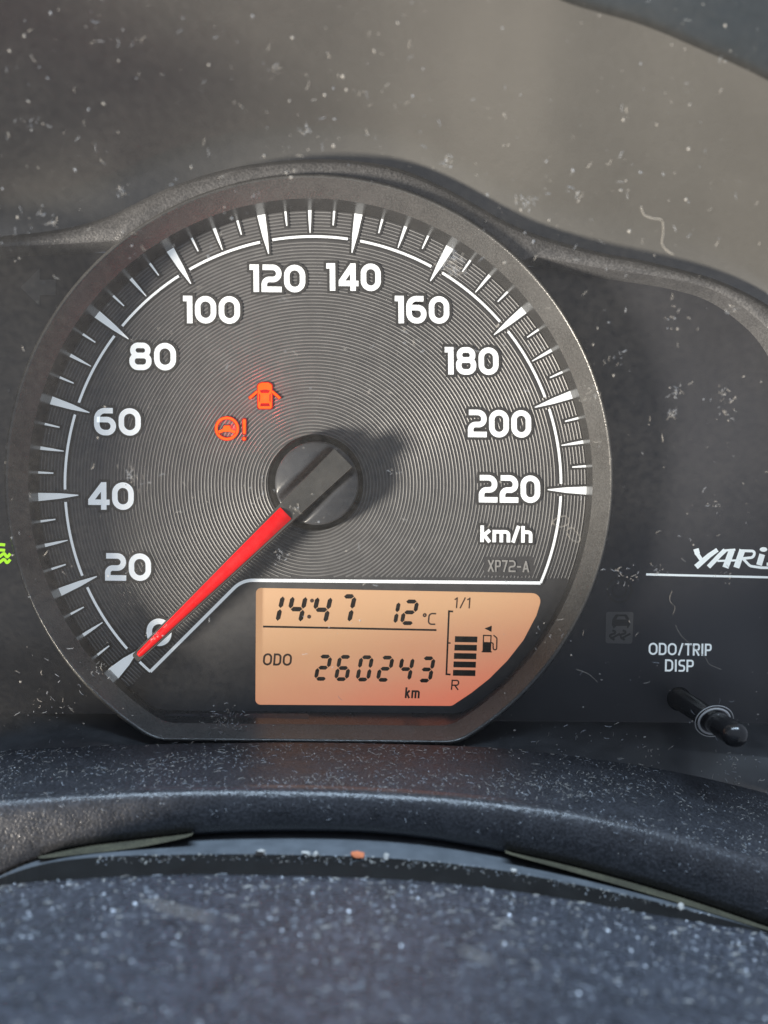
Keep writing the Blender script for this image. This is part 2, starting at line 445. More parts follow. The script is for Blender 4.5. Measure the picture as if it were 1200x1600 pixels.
mb.v = [mb.v[u] for u in used]; mb.f = [tuple(rem[i] for i in f) for f in mb.f]
ribs = mb.build('concentric_ribs', M['rib'], gauge); ribs['kind'] = 'stuff'

# -- scale: tick marks
A40, STEP = -2.6, 20.43
def tick_dir(speed):
    a = math.radians(A40 + (speed - 40) / 20 * STEP)       # from the left, clockwise
    return Vector((-math.cos(a), -math.sin(a)))
def tick(speed):
    u = tick_dir(speed); n = Vector((-u.y, u.x)); c = Vector((GX, GY))
    if speed % 20 == 0: r0, r1, w0, w1 = 367, 431, 1.4, 13.0
    elif speed % 10 == 0: r0, r1, w0, w1 = 393, 431, 1.3, 5.4
    else: r0, r1, w0, w1 = 406, 431, 1.8, 3.6
    mb = MB()
    if speed == 0: w1 = 22; r0 = 378
    for h, d, m in ((3.2, .07, 1), (0, .10, 0)):
        a, b = r0 - h, r1
        q = [c + u*a + n*(w0/2 + h), c + u*lerp(a, b, .45) + n*(lerp(w0, w1, .62)/2 + h), c + u*b + n*(w1/2 + h),
             c + u*b - n*(w1/2 + h), c + u*lerp(a, b, .45) - n*(lerp(w0, w1, .62)/2 + h), c + u*a - n*(w0/2 + h)]
        mb.poly([(p.x, p.y) for p in q], d, m)
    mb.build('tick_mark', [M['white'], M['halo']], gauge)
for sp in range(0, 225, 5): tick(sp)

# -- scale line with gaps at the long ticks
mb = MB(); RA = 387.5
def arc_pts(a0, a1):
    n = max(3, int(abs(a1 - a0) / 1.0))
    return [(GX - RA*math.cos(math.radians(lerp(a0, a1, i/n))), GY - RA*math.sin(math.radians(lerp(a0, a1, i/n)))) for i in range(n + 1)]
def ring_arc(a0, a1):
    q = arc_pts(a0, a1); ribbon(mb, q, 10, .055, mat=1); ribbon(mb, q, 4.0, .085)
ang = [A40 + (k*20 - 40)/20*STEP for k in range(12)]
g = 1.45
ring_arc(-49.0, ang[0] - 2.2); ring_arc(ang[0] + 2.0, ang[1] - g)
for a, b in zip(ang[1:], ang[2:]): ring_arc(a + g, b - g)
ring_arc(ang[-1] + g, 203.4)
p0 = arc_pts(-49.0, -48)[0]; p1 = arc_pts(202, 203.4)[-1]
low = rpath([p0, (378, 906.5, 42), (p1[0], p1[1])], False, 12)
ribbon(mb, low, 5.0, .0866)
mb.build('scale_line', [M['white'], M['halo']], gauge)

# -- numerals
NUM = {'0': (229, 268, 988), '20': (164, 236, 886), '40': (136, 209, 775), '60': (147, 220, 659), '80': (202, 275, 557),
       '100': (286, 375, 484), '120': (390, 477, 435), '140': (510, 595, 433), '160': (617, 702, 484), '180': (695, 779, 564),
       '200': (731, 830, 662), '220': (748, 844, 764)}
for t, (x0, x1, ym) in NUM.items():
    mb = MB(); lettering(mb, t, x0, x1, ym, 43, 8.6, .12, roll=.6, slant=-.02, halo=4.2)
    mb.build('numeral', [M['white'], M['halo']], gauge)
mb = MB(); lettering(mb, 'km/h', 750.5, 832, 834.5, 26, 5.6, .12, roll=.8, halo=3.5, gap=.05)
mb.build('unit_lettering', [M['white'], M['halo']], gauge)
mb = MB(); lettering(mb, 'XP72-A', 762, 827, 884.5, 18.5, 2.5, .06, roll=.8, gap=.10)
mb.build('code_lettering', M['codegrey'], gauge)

# -- bezel: satin wall, grained slope, rounded rim
S0 = [P(x, y, -0.15) for x, y in outline(488, 757, 428, 1112, 60)]
S1 = [P(x, y, 6.0) for x, y in outline(485, 751, 441, 1132, 64)]
S1b = [P(x, y, 6.3) for x, y in outline(485, 751, 443, 1134, 64)]
S2 = [P(x, y, 10.5) for x, y in outline(483, 748, 468.5, 1154, 68)]
S3 = [P(x, y, 11.1) for x, y in outline(483, 748, 471.5, 1156.5, 68)]
S4 = [P(x, y, 11.1) for x, y in outline(483, 748, 474, 1158.5, 68)]
S5 = [P(x, y, 10.5) for x, y in outline(483, 748, 476, 1160, 68)]
S6 = [Vector((p.x, -0.001, p.z)) for p in S5]
mb = MB(); mb.loft([S1, S1b, S2, S3, S4, S5, S6], True)
bezel = mb.build('bezel', M['bezel'], cluster, smooth=True, label='grained dark grey bezel ring with a flat bottom')
mb = MB(); mb.loft([S0, [a.lerp(b, .5) for a, b in zip(S0, S1)], S1], True)
mb.build('inner_wall', M['wall'], bezel, smooth=True)

# -- needle: bar, hub cap, red insert
def needle():
    HC = (495.0, 755.0); hd = 7.0
    u = Vector((-282, 272)).normalized(); n = Vector((-u.y, u.x))       # along the pointer / across it, in pixels
    # black collar under the cap
    mb = MB(); prof = [(75, 0.0), (75, 1.0), (74, 3.0), (70, 3.6), (55, 3.6)]
    mb.loft([[P(493 + r*math.cos(a), 754 + r*math.sin(a), d) for a in [2*math.pi*i/72 for i in range(72)]] for r, d in prof], True, flip=True)
    col = mb
    # cap: height field over a disc, a raised bar flanked by channels
    def height(s, t):
        at = abs(t); r = math.hypot(s, t) / 65
        dome = 7.6 - 2.2 * r * r
        if at < 33: k = max(0, min(1, (at - 19) / 13)); k = k*k*(3-2*k); return lerp(4.3, dome, k)
        return dome
    mb = MB(); rings = [0, 8, 14, 19, 23, 27, 31, 35, 40, 46, 52, 58, 62, 64.5, 65]; na = 96; rows = []
    for ri in rings:
        row = []
        for i in range(na):
            a = 2*math.pi*i/na; s, t = ri*math.cos(a), ri*math.sin(a)
            h = height(s, t) - (0.25 if ri > 64.6 else 0)
            q = Vector(HC) + u*s + n*t; row.append(P(q.x, q.y, h))
        rows.append(row)
    rows.append([P(*(Vector(HC) + u*65.5*math.cos(2*math.pi*i/na) + n*65.5*math.sin(2*math.pi*i/na)), 3.0) for i in range(na)])
    mb.loft(rows, True)
    cap = mb
    # bar: a long tapering beam
    def beam(prof, sides_top, d_bot, m_top, m_side):
        """prof: (s along, half width, top d)"""
        b = MB(); Lt, Rt = [], []
        for s, w, d in prof:
            q = Vector(HC) + u*s; Lt.append((q + n*w, d)); Rt.append((q - n*w, d))
        up = [P(p.x, p.y, d) for p, d in Lt] + [P(p.x, p.y, d) for p, d in reversed(Rt)]
        nn = len(up); bev = []
        dn = [Vector((p.x, -d_bot/1000, p.z)) for p in up]
        k0 = len(b.f); b.add(up + dn, [tuple(range(nn))] + [(i, nn + i, nn + (i+1) % nn, (i+1) % nn) for i in range(nn)], m_side); b.m[k0] = m_top
        return b
    bar = beam([(-58, 19, 7.9), (-57, 20, 8.1), (62, 16.8, 8.1), (392, 7.4, 6.3), (395, 5.5, 6.2)], 0, 4.6, 0, 1)
    nd = bar.build('needle', [M['bar'], M['barside']], cluster, label='speedometer needle with dark hub and bright red pointer at zero')
    bv = nd.modifiers.new('bevel', 'BEVEL'); bv.width = .0003; bv.segments = 2; bv.limit_method = 'ANGLE'
    col.build('collar', M['hubbase'], nd, smooth=True)
    cap.build('hub_cap', M['hub'], nd, smooth=True)
    red = MB(); rows = []
    for s_, w, d in ((67, 12.6, 8.15), (68.5, 13.0, 8.3), (150, 11.0, 7.95), (250, 8.4, 7.4), (340, 6.0, 6.9), (384, 4.6, 6.65), (388, 3.0, 6.4)):
        q = Vector(HC) + u*s_
        rows.append([P(*(q + n*w*t), d + h) for t, h in ((1, -.35), (.93, 0), (.35, .38), (0, .46), (-.35, .38), (-.93, 0), (-1, -.35))])
    red.loft(rows)
    red.build('red_insert', M['red'], nd, smooth=True)
needle()

# -- amber display
mb = MB()
cxl, cyl = 620, 1010
lcd_big = [(cxl + (x - cxl)*1.06, cyl + (y - cyl)*1.14) for x, y in lcd_out]
mb.poly(lcd_big, -1.0)
mb.loft([[P(x, y, -1.0) for x, y in lcd_big], [P(x, y, -.2) for x, y in lcd_big]], True, flip=False, mat=1)
lcd = mb.build('amber_display', [M['lcd'], M['plate']], cluster, label='amber backlit liquid crystal display showing clock, temperature, odometer and fuel')
LD = -0.95
SEGS = {'0': 'abcdef', '1': 'bc', '2': 'abged', '3': 'abgcd', '4': 'fgbc', '6': 'afgedc', '7': 'abc'}
def seven(ch, x, y, w, h, s, slant, name, roll=1.0):
    """slanted seven segment figure; x, y = top left"""
    mb = MB(); g = s*.12; q = s/2
    def H(yc): return [(q+g, yc), (q*2+g, yc-q), (w-q*2-g, yc-q), (w-q-g, yc), (w-q*2-g, yc+q), (q*2+g, yc+q)]
    def V(xc, ya, yb): return [(xc, ya+g), (xc+q, ya+q+g), (xc+q, yb-q-g), (xc, yb-g), (xc-q, yb-q-g), (xc-q, ya+q+g)]
    sh = {'a': H(q), 'g': H(h/2), 'd': H(h-q), 'f': V(q, q, h/2), 'b': V(w-q, q, h/2), 'e': V(q, h/2, h-q), 'c': V(w-q, h/2, h-q)}
    ca, sa = math.cos(math.radians(roll)), math.sin(math.radians(roll))
    for sname in SEGS[ch]:
        pts = []
        for px, py in sh[sname]:
            X, Y = px - slant*(py - h), py
            pts.append((x + X*ca - Y*sa, y + X*sa + Y*ca))
        mb.poly(pts, LD)
    mb.build(name, M['ink'], lcd)
# clock
for ch, x, y in (('1', 410, 927), ('4', 445.5, 928), ('4', 484.5, 929), ('7', 524.5, 928)):
    seven(ch, x, y, 27 if ch != '7' else 24.5, 47, 7.0, .20, 'clock_digit')
for x, y in ((487.5, 938.5), (483, 963.5)):
    mb = MB(); mb.poly([(x + 3.2*math.cos(k*math.pi/6), y + 3.2*math.sin(k*math.pi/6)) for k in range(12)], LD); mb.build('clock_dot', M['inksoft'], lcd)
for ch, x, y in (('1', 596.5, 937), ('2', 625, 936.5)): seven(ch, x, y, 24, 40, 6.2, .16, 'temperature_digit')
for ch, x in zip('260243', (490.5, 522, 555.5, 587.5, 619.5, 652)):
    seven(ch, x, 1022.5 + (x - 491)*.017, 22.5, 41, 6.1, .17, 'odometer_digit')
def lcd_text(t, x0, x1, ym, h, s, m='inksoft', slant=.06, gap=.12, name='display_lettering'):
    mb = MB(); lettering(mb, t, x0, x1, ym, h, s, LD, roll=1.0, slant=slant, gap=gap); mb.build(name, M[m], lcd)
lcd_text('ODO', 411, 456, 1030.5, 19, 3.1); lcd_text('km', 633, 656, 1082.5, 17, 3.0)
lcd_text('°C', 660, 681, 967, 19, 2.4); lcd_text(['!1', '/', '!1'], 710, 736, 942, 17, 2.1); lcd_text('R', 705, 717.5, 1070, 16, 2.2)
mb = MB(); ribbon(mb, [(411, 979), (682, 984.5)], 3.0, LD); mb.build('divider_line', M['ink'], lcd)
mb = MB()
ribbon(mb, [(708, 955.5), (701.5, 955), (697.5, 1053.5), (704, 1054)], 2.8, LD); ribbon(mb, [(699.5, 1004.6), (704, 1004.8)], 2.2, LD + .004)
mb.build('fuel_scale', M['ink'], lcd)
for i in range(5):
    y = 998.6 + i*13.15; xo = -i*.75
    mb = MB(); mb.poly([(711 + xo, y - 4.6), (746 + xo, y - 4.0), (745.7 + xo, y + 5.2), (710.6 + xo, y + 4.6)], LD); mb.build('fuel_bar', M['ink'], lcd)
mb = MB(); mb.poly([(757, 982), (768.5, 977.5), (768, 987.5)], LD); mb.build('filler_arrow', M['ink'], lcd)
mb = MB()
ribbon(mb, [(755.5, 992.8), (767.3, 993.2), (766.3, 1017), (754.8, 1016.6)], 1.9, LD, True)
mb.poly([(755, 1003), (767, 1003.4), (766.5, 1017), (754.6, 1017)], LD + .004)
ribbon(mb, [(752.5, 1018.3), (768.5, 1018.6)], 1.9, LD + .008)
ribbon(mb, rpath([(767, 1004), (770.5, 1005, 2), (770.5, 1015, 3), (776, 1015.5, 3), (776.5, 997, 3), (771, 992.5)]), 2.0, LD + .012)
mb.build('fuel_pump_symbol', M['ink'], lcd)
# -- lit warning symbols
def ell(cx, cy, rx, ry, n=32, a0=0, a1=360): return [(cx + rx*math.cos(math.radians(lerp(a0, a1, i/n))), cy + ry*math.sin(math.radians(lerp(a0, a1, i/n)))) for i in range(n if a1 - a0 == 360 else n + 1)]
def warn_car():
    d = .16; cx = 413.5
    body = rpath([(401, 600, 5), (408, 596.5, 4), (420, 596.5, 4), (426.5, 600, 5), (426.5, 640, 4), (401.5, 640, 4)], True)
    mb = MB(); mb.poly(body, d, 1)
    ins = [(cx + (x - cx)*.87, 618.5 + (y - 618.5)*.93) for x, y in body]; mb.poly(ins, d + .02, 0)
    mb.poly([(405.5, 610), (412, 608.6), (416, 608.6), (422, 610), (419.6, 614.2), (408.2, 614.2)], d + .04, 1)
    mb.poly([(407.5, 630), (420.5, 630), (422, 634.8), (406, 634.8)], d + .04, 1)
    mb.poly([(404.6, 614.5), (406.6, 617), (406.6, 626), (404.6, 629)], d + .04, 1); mb.poly([(422.9, 614.5), (420.9, 617), (420.9, 626), (422.9, 629)], d + .04, 1)
    o = mb.build('door_open_warning', [M['orange'], M['redlit']], cluster, label='lit orange car symbol with both doors open')
    for s in (-1, 1):
        b = MB(); x = cx + s*11.5
        ribbon(b, [(x, 611.5), (cx + s*24.5, 623)], 5.6, d + .06, mat=1); ribbon(b, [(x, 611.5), (cx + s*23.8, 622.4)], 3.4, d + .08)
        b.build('door_symbol', [M['orange'], M['redlit']], o)
def warn_wheel():
    d = .16; cx, cy = 354.5, 669.5; mb = MB()
    ribbon(mb, ell(cx, cy, 16.8, 16.6, 40), 6.0, d, True, 1); ribbon(mb, ell(cx, cy, 16.8, 16.6, 40), 3.6, d + .02, True)
    hub = rpath([(cx-14, cy+4), (cx-6.5, cy+1, 2), (cx-4.5, cy-4.5, 2.5), (cx+4.5, cy-4.5, 2.5), (cx+6.5, cy+1, 2), (cx+14, cy+4), (cx+12.5, cy+8), (cx+5, cy+5, 2), (cx-5, cy+5, 2), (cx-12.5, cy+8)], True)
    mb.poly([(cx + (x-cx)*1.06, cy + 1 + (y-cy-1)*1.2) for x, y in hub], d + .04, 1); mb.poly(hub, d + .06, 0)
    o = mb.build('steering_warning', [M['orange'], M['redlit']], cluster, label='lit orange steering wheel symbol with exclamation mark')
    b = MB(); b.poly(rpath([(377.5, 653, 4), (385.5, 653, 4), (385, 680, 3), (378.5, 680, 3)], True), d, 1)
    b.poly(rpath([(379.2, 655, 2.5), (384, 655, 2.5), (383.6, 678, 2), (379.8, 678, 2)], True), d + .02, 0)
    b.poly(ell(381.3, 685.5, 4, 4, 14), d, 1); b.poly(ell(381.3, 685.5, 2.4, 2.4, 12), d + .02, 0)
    b.build('exclamation_mark', [M['orange'], M['redlit']], o)
warn_car(); warn_wheel()
for x, y, e in ((413.5, 619, .0016), (362, 670, .0006)):       # added red point lights, a made-up halo on the ribs round the symbols
    p = P(x, y, 1.1); lamp('added_warning_glow', 'POINT', p, p + Vector((0, 1, 0)), e, (1.0, 0.04, 0.03), shadow_soft_size=0.0006)

# -- housing: grained frame (eyebrow over the gauge), side panels, floor
A_TOP = [(-220, 392), (-120, 385), (0, 373), (70, 366), (120, 357), (175, 340), (240, 308), (300, 284), (370, 265), (440, 255.5), (500, 253), (560, 256),
         (625, 268), (690, 295), (740, 322), (790, 350), (840, 371), (890, 386), (940, 399), (1000, 410), (1060, 424), (1110, 438), (1150, 454),
         (1180, 469), (1210, 488), (1245, 520), (1275, 565), (1295, 630), (1300, 740), (1300, 950), (1290, 1330)]
def on_rim(a): return (483 + 470*math.cos(math.radians(a)), 748 - 470*math.sin(math.radians(a)))
B_IN = [(-220, 402), (-120, 396), (0, 386.5), (80, 383), (150, 379), (185, 377)] + [on_rim(a) for a in (128, 118, 108, 98, 88, 78, 68, 58, 50, 46)] + \
       [(835, 402), (900, 413), (960, 423), (1010, 430), (1060, 438.5), (1110, 452), (1145, 470), (1172, 490), (1198, 514), (1222, 548),
        (1240, 590), (1252, 650), (1256, 740), (1256, 950), (1250, 1330)]
NF = 260
A_s = resample(catmull(A_TOP), NF); B_s = resample(catmull(B_IN), NF)
mb = MB(); FD = 9.0
rowA0 = [P(x, y - 4, 6) for x, y in A_s]; rowA = [P(x, y, FD - .5) for x, y in A_s]; rowA1 = [P(*[lerp(a, b, .1) for a, b in zip(p, q)], FD) for p, q in zip(A_s, B_s)]
rowB1 = [P(*[lerp(a, b, .92) for a, b in zip(p, q)], FD) for p, q in zip(A_s, B_s)]; rowB = [P(x, y, FD - .4) for x, y in B_s]
rowC = [Vector((p.x, -.0015, p.z)) for p in rowB]
mb.loft([rowA0, rowA, rowA1, rowB1, rowB, rowC], False, flip=True)
mb.build('housing_frame', M['frame'], cluster, smooth=True, label='grained grey frame curving over the gauge like an eyebrow')

def unP(p):
    d = -p.y*1000; s = MMPX*kf(d)/1000; return (p.x/s + 600, 800 - p.z/s)
PD = 2.0
top_edge = [unP(Vector((p.x, -PD/1000, p.z))) for p in rowB]
top_edge = [(x, y) for x, y in top_edge if y < 1000]
panel_out = [(x, y - 2.5) for x, y in top_edge] + [(top_edge[-1][0], 1160), (700, 1131), (480, 1131), (-200, 1131)]
# the edge above the gauge lies outside the bezel hole
hole = [unP(Vector((p.x, -PD/1000, p.z))) for p in S5]
hole = [(483 + (x - 483)*.985, 748 + (y - 748)*.985) for x, y in hole]
# build left and right panels as two halves of one sheet: split where frame and bezel touch
left_hole = [p for p in hole[:110]]; right_hole = [p for p in hole[110:220]]
def side_panel(pts):
    mb = MB(); mb.poly(pts, PD); return mb
li = [p for p in top_edge if p[0] < 150]
left = [(-200, 1131)] + li + [p for p in reversed(left_hole) if p[1] > li[-1][1] - 2 and p[0] < 484] + [(left_hole[0][0] + 10, 1131)]
ri = [p for p in top_edge if p[0] > 830]
right = [p for p in right_hole if p[1] > ri[0][1] - 2] + [(right_hole[-1][0] - 10, 1139), (ri[-1][0], 1139)] + list(reversed(ri))
pl = side_panel(left).build('side_panel', M['panel'], cluster, label='dark panel on the left of the gauge')
pr = side_panel(right).build('side_panel', M['panel'], cluster, label='dark panel on the right of the gauge')

# floor under the panels, up to the lens
L_TAB = [(-260, 1192), (-100, 1180), (0, 1173), (150, 1166), (300, 1162), (500, 1160.5), (745, 1167), (820, 1173), (900, 1182), (1050, 1205), (1200, 1240), (1330, 1278), (1500, 1330)]
LS, LA = .453, 40.4
def lens_d(py):
    q = (800 - py)*MMPX
    return (LA + LS*q) / (1 + LS*q/D)
xs = [-260 + i*10 for i in range(171)]
def mid(x): return interp([(-260, 1155), (0, 1150), (120, 1151), (190, 1163), (250, 1173), (480, 1174), (700, 1175), (780, 1170), (860, 1164), (1000, 1168), (1200, 1185), (1500, 1230)], x)
f0 = [P(x, 1115 if x < 483 else lerp(1124, 1130, (x - 483)/717), PD + .02) for x in xs]
f1 = [P(x, mid(x) - 3, 11.0) for x in xs]; f1b = [P(x, mid(x) + 2, 11.8) for x in xs]
f2 = [P(x, interp(L_TAB, x) + 1.5, lens_d(interp(L_TAB, x)) - .2) for x in xs]
mb = MB(); mb.loft([f0, f1, f1b, f2])
mb.build('housing_floor', M['ledge'], cluster, smooth=True)

# -- writing and symbols on the panels
PT = PD + .05
mb = MB(); k = 0
def st(pts, w, we=None):
    global k
    ribbon(mb, pts, w, PT + .003*k, w_end=we); k += 1
st(rpath([(1087.5, 857.5), (1090, 866, 5), (1096.5, 876)]), 8.5, 6.0); st([(1121, 859), (1108, 868), (1087.5, 886)], 6.5, 8.5)
st(rpath([(1107, 886), (1124, 868, 20), (1133, 859.5)]), 7.0); st(rpath([(1128, 860.5), (1149, 859, 3)]), 3.6); st([(1143.5, 860), (1133.5, 887)], 9.5, 10)
st([(1121, 876.5), (1152, 875.5)], 3.2)
st([(1160, 859), (1150.5, 887)], 9.5, 9.5); st(rpath([(1156, 860.5), (1180, 861, 7), (1177, 871, 6), (1157, 873)]), 4.2)
st(rpath([(1161, 873), (1172, 884.5, 9), (1190, 887), (1226, 887.5)]), 4.0)
st([(1191, 866), (1186, 883)], 9.0); mb.poly(ell(1193, 858.5, 6, 3.6, 16), PT + .05)
st(rpath([(1226, 862), (1206, 862, 5), (1203, 870, 4), (1218, 874, 4), (1214, 882, 5), (1198, 881.5)]), 5.0)
mb.build('logo_lettering', M['logo'], pr, label='silver white slanted lettering YARiS')
mb = MB(); ribbon(mb, [(1009.5, 897.5), (1260, 903.5)], 3.4, PT); mb.build('logo_underline', M['logo'], pr)
mb = MB(); lettering(mb, 'ODO/TRIP', 1013.5, 1112, 1014.5, 19, 2.9, PT, roll=1.0, gap=.1); mb.build('button_lettering', M['logo'], pr)
mb = MB(); lettering(mb, 'DISP', 1039, 1084, 1040, 19, 2.9, PT, roll=1.0, gap=.1); mb.build('button_lettering', M['logo'], pr)
# unlit skid symbol
mb = MB(); mb.poly(rpath([(947, 956, 4), (990, 956, 4), (988, 1006, 4), (946, 1005, 4)], True), PT, 0)
mb.poly(rpath([(957, 968), (962, 960, 2), (979, 960, 2), (984, 968), (985, 975, 1), (981, 982), (977, 978), (963, 978), (959, 982), (956, 976, 1)], True), PT + .02, 1)
mb.poly([(963, 968), (965.5, 963), (976, 963), (978, 968)], PT + .04, 0)
for x in (957, 973):
    ribbon(mb, rpath([(x, 985), (x + 8, 988, 2), (x - 6, 993, 2), (x + 3, 1000)]), 3.4, PT + .02, mat=1); ribbon(mb, [(x - 3, 998), (x + 12, 990)], 3.0, PT + .03, mat=1)
mb.build('unlit_skid_symbol', [M['ghost'], M['ghostd']], pr)
mb = MB(); ribbon(mb, ell(968, 922, 19, 19, 30), 3, PT, True); ribbon(mb, ell(968, 922, 11, 11, 24), 2.4, PT + .004, True)
mb.build('unlit_round_symbol', M['ghostd'], pr)
mb = MB(); mb.poly([(32, 449), (62, 419), (62, 437), (87, 437), (87, 461), (62, 461), (62, 478)], PT); mb.build('unlit_turn_arrow', M['ghost'], pl)
# green light symbol, half out of the picture
mb = MB()
for i, y in enumerate((850, 858.5, 867, 876)):
    ribbon(mb, rpath([(-22, y), (-8, y + .5), (4, y + 1), (8 if i < 2 else 16, y + (1.5 if i < 2 else 0))]) if i < 2 else
           catmull([(-22, y + 2), (-10, y - 1), (-2, y + 3), (6, y - 2), (11, y + 3), (16, y - 2)], 5), 4.6, PT + .004*i)
mb.build('headlamp_symbol', M['green'], pl, label='lit yellow green headlamp symbol at the left edge')

# -- reset button through the lens
kc = P(1116, 1127, lens_d(1127)); KR = 2.35
prof = [(2.0, 2.6), (2.2, 2.6), (2.4, 2.25), (20, 2.2), (26, 2.25), (31.5, 2.4)] + [(31.5 + 2.6*math.sin(a), 2.4*math.cos(a)) for a in [math.pi/2*i/8 for i in range(1, 8)]] + [(34.1, .05)]
mb = MB(); mb.loft([[Vector((kc.x + r*math.cos(a)/1000, -d/1000, kc.z + r*math.sin(a)/1000)) for a in [2*math.pi*i/40 for i in range(40)]] for d, r in prof], True, flip=True)
knob = mb.build('reset_button', M['knob'], cluster, smooth=True, label='glossy black push stalk poking out through the clear lens')
ln = Vector((0, -1, -LS)).normalized(); lu = Vector((1, 0, 0)); lv = ln.cross(lu)
def torus(mb, c, R, r, sx=1):
    rows = []
    for j in range(10):
        b = 2*math.pi*j/10
        rows.append([c + (lu*math.cos(a) + lv*math.sin(a))*(R + r*math.cos(b))/1000 + ln*(r*math.sin(b)/1000) for a in [2*math.pi*i/56 for i in range(56)]])
    rows.append(rows[0]); mb.loft(rows, True)
mb = MB(); torus(mb, kc, 2.95, .24); torus(mb, kc, 3.65, .09)
mb.build('lens_hole_edge', M['grommet'], knob, smooth=True)

# -- clear lens
rows = []
for t in range(45):
    row = []
    for x in xs:
        y1 = interp(L_TAB, x); y = lerp(y1, -230, t/44); row.append(P(x, y, lens_d(y)))
    rows.append(row)
mb = MB(); mb.loft(rows)
mb.build('clear_lens', M['lens'], cluster, smooth=True, label='clear plastic lens speckled with dust in front of the gauge')

# ------------------------------------------------------------------ hood over the cluster
E_TAB = [(-500, 430), (-330, 250), (-150, 105), (0, 5), (130, -55), (270, -90), (400, -108), (560, -112), (700, -85), (800, -40), (880, 2), (1000, 38), (1090, 75), (1200, 126), (1350, 215), (1500, 330)]
A_hood = resample(catmull([p for p in A_TOP if p[1] < 700]), 200)
rows = []
ED = 64
E0 = [(lerp(-330, 1480, i/199)) for i in range(200)]
for t in [0, .02, .05, .09, .14, .2, .28, .37, .47, .58, .7, .82, .92, 1]:
    row = []
    for (ax, ay), ex in zip(A_hood, E0):
        a = P(ax, ay + 3, 0); e = P(ex, interp(E_TAB, ex), ED)
        s = t**.75
        p = Vector((lerp(a.x, e.x, s), lerp(a.y, e.y, t), lerp(a.z, e.z, s)))
        row.append(p)
    rows.append(row)
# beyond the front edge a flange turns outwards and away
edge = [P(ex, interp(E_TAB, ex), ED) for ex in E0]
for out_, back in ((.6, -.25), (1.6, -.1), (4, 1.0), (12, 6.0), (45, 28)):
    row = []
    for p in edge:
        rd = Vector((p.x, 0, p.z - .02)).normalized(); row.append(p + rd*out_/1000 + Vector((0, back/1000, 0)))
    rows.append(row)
mb = MB(); mb.loft(rows[:14], flip=True); hood = mb.build('dashboard_hood', M['hood'], None, smooth=True)
tag(hood, 'taupe plastic hood arching over the gauge cluster', 'dashboard hood')
mb = MB(); mb.loft(rows[13:], flip=True); mb.build('front_edge', M['hoodedge_shade'], hood, smooth=True)

# unseen left cheek of the hood, added to shade the left panel and dial
mb = MB()
def cheek(x): return [[W(x + (75 - z)*.03, d, z) for z in (78, 60, 30, 0, -30, -60, -85)] for d in (0, 12, 24, 36)]
ra, rb_ = cheek(-110), cheek(-113)
mb.loft(ra); mb.loft(rb_, flip=True); mb.loft([ra[-1], rb_[-1]])
mb.build('shade_cheek', M['hood'], hood, smooth=False)

# ------------------------------------------------------------------ dashboard trim: shelf, rounded lip, gap
K_TAB = [(-260, 1275), (-100, 1254), (0, 1244), (150, 1234), (300, 1228.5), (420, 1228), (550, 1231), (700, 1240), (800, 1250), (900, 1264), (1050, 1298), (1200, 1345), (1330, 1395), (1500, 1470)]
T_TAB = [(-260, 1420), (-100, 1425), (0, 1366), (45, 1345), (90, 1332), (150, 1320), (300, 1304), (420, 1299), (550, 1300), (650, 1308), (750, 1324), (900, 1356), (1050, 1398), (1200, 1450), (1330, 1500), (1500, 1570)]
C2 = [(-260, 1490), (-60, 1402), (0, 1372), (60, 1352), (120, 1342), (200, 1337), (300, 1335), (420, 1335), (550, 1338), (650, 1344), (750, 1355), (850, 1372), (950, 1392), (1050, 1415), (1130, 1436), (1200, 1456), (1300, 1490), (1500, 1570)]
def K(x): return interp(K_TAB, x)
def T(x): return interp(T_TAB, x)
shelf_a = [P(x, interp(L_TAB, x), lens_d(interp(L_TAB, x)) - .1) for x in xs]; shelf_b = [P(x, K(x) - 2, 44.0) for x in xs]
rows = [[a.lerp(b, t) for a, b in zip(shelf_a, shelf_b)] for t in (0, .25, .5, .75, 1)]
mb = MB(); mb.loft(rows)
dash = mb.build('dashboard_trim', M['shelfflat'], None, smooth=True)
tag(dash, 'black grained dashboard shelf with a rounded lip below the gauge', 'dashboard trim')
def liprow(d, f, dy=0): return [P(x, lerp(K(x), T(x), f) + dy, d) for x in xs]
lip_rows = [shelf_b, liprow(45.0, 0, .3), liprow(46.0, .03), liprow(46.8, .085), liprow(47.4, .16), liprow(47.8, .3), liprow(48.0, .55), liprow(48.0, .82), liprow(47.6, .94), liprow(46.8, 1.0), liprow(43.6, 1.02)]
mb = MB(); mb.loft(lip_rows); mb.build('rounded_lip', M['shelf'], dash, smooth=True)
mb = MB(); mb.loft([[P(x, T(x) - 12, 41.0) for x in xs], [P(x, T(x) - 3, 43.0) for x in xs], [P(x, interp(C2, x) + 8, 55.3) for x in xs], [P(x, interp(C2, x) + 120, 55.0) for x in xs]]); mb.build('gap_panel', M['gap'], dash)
def sunlit_strip(x0, x1, hgt, nm):
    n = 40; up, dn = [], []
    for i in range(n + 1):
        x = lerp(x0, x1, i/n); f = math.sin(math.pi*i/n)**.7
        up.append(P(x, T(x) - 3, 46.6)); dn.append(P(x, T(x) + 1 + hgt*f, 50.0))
    mb = MB(); mb.loft([up, dn, [p + Vector((0, .0012, 0)) for p in dn]]); return mb.build(nm, M['sunlit_strip'], dash)
sunlit_strip(60, 300, 12, 'sunlit_lip_strip'); sunlit_strip(790, 1230, 9, 'sunlit_lip_strip')  # strips added where the lip's underside catches the sun

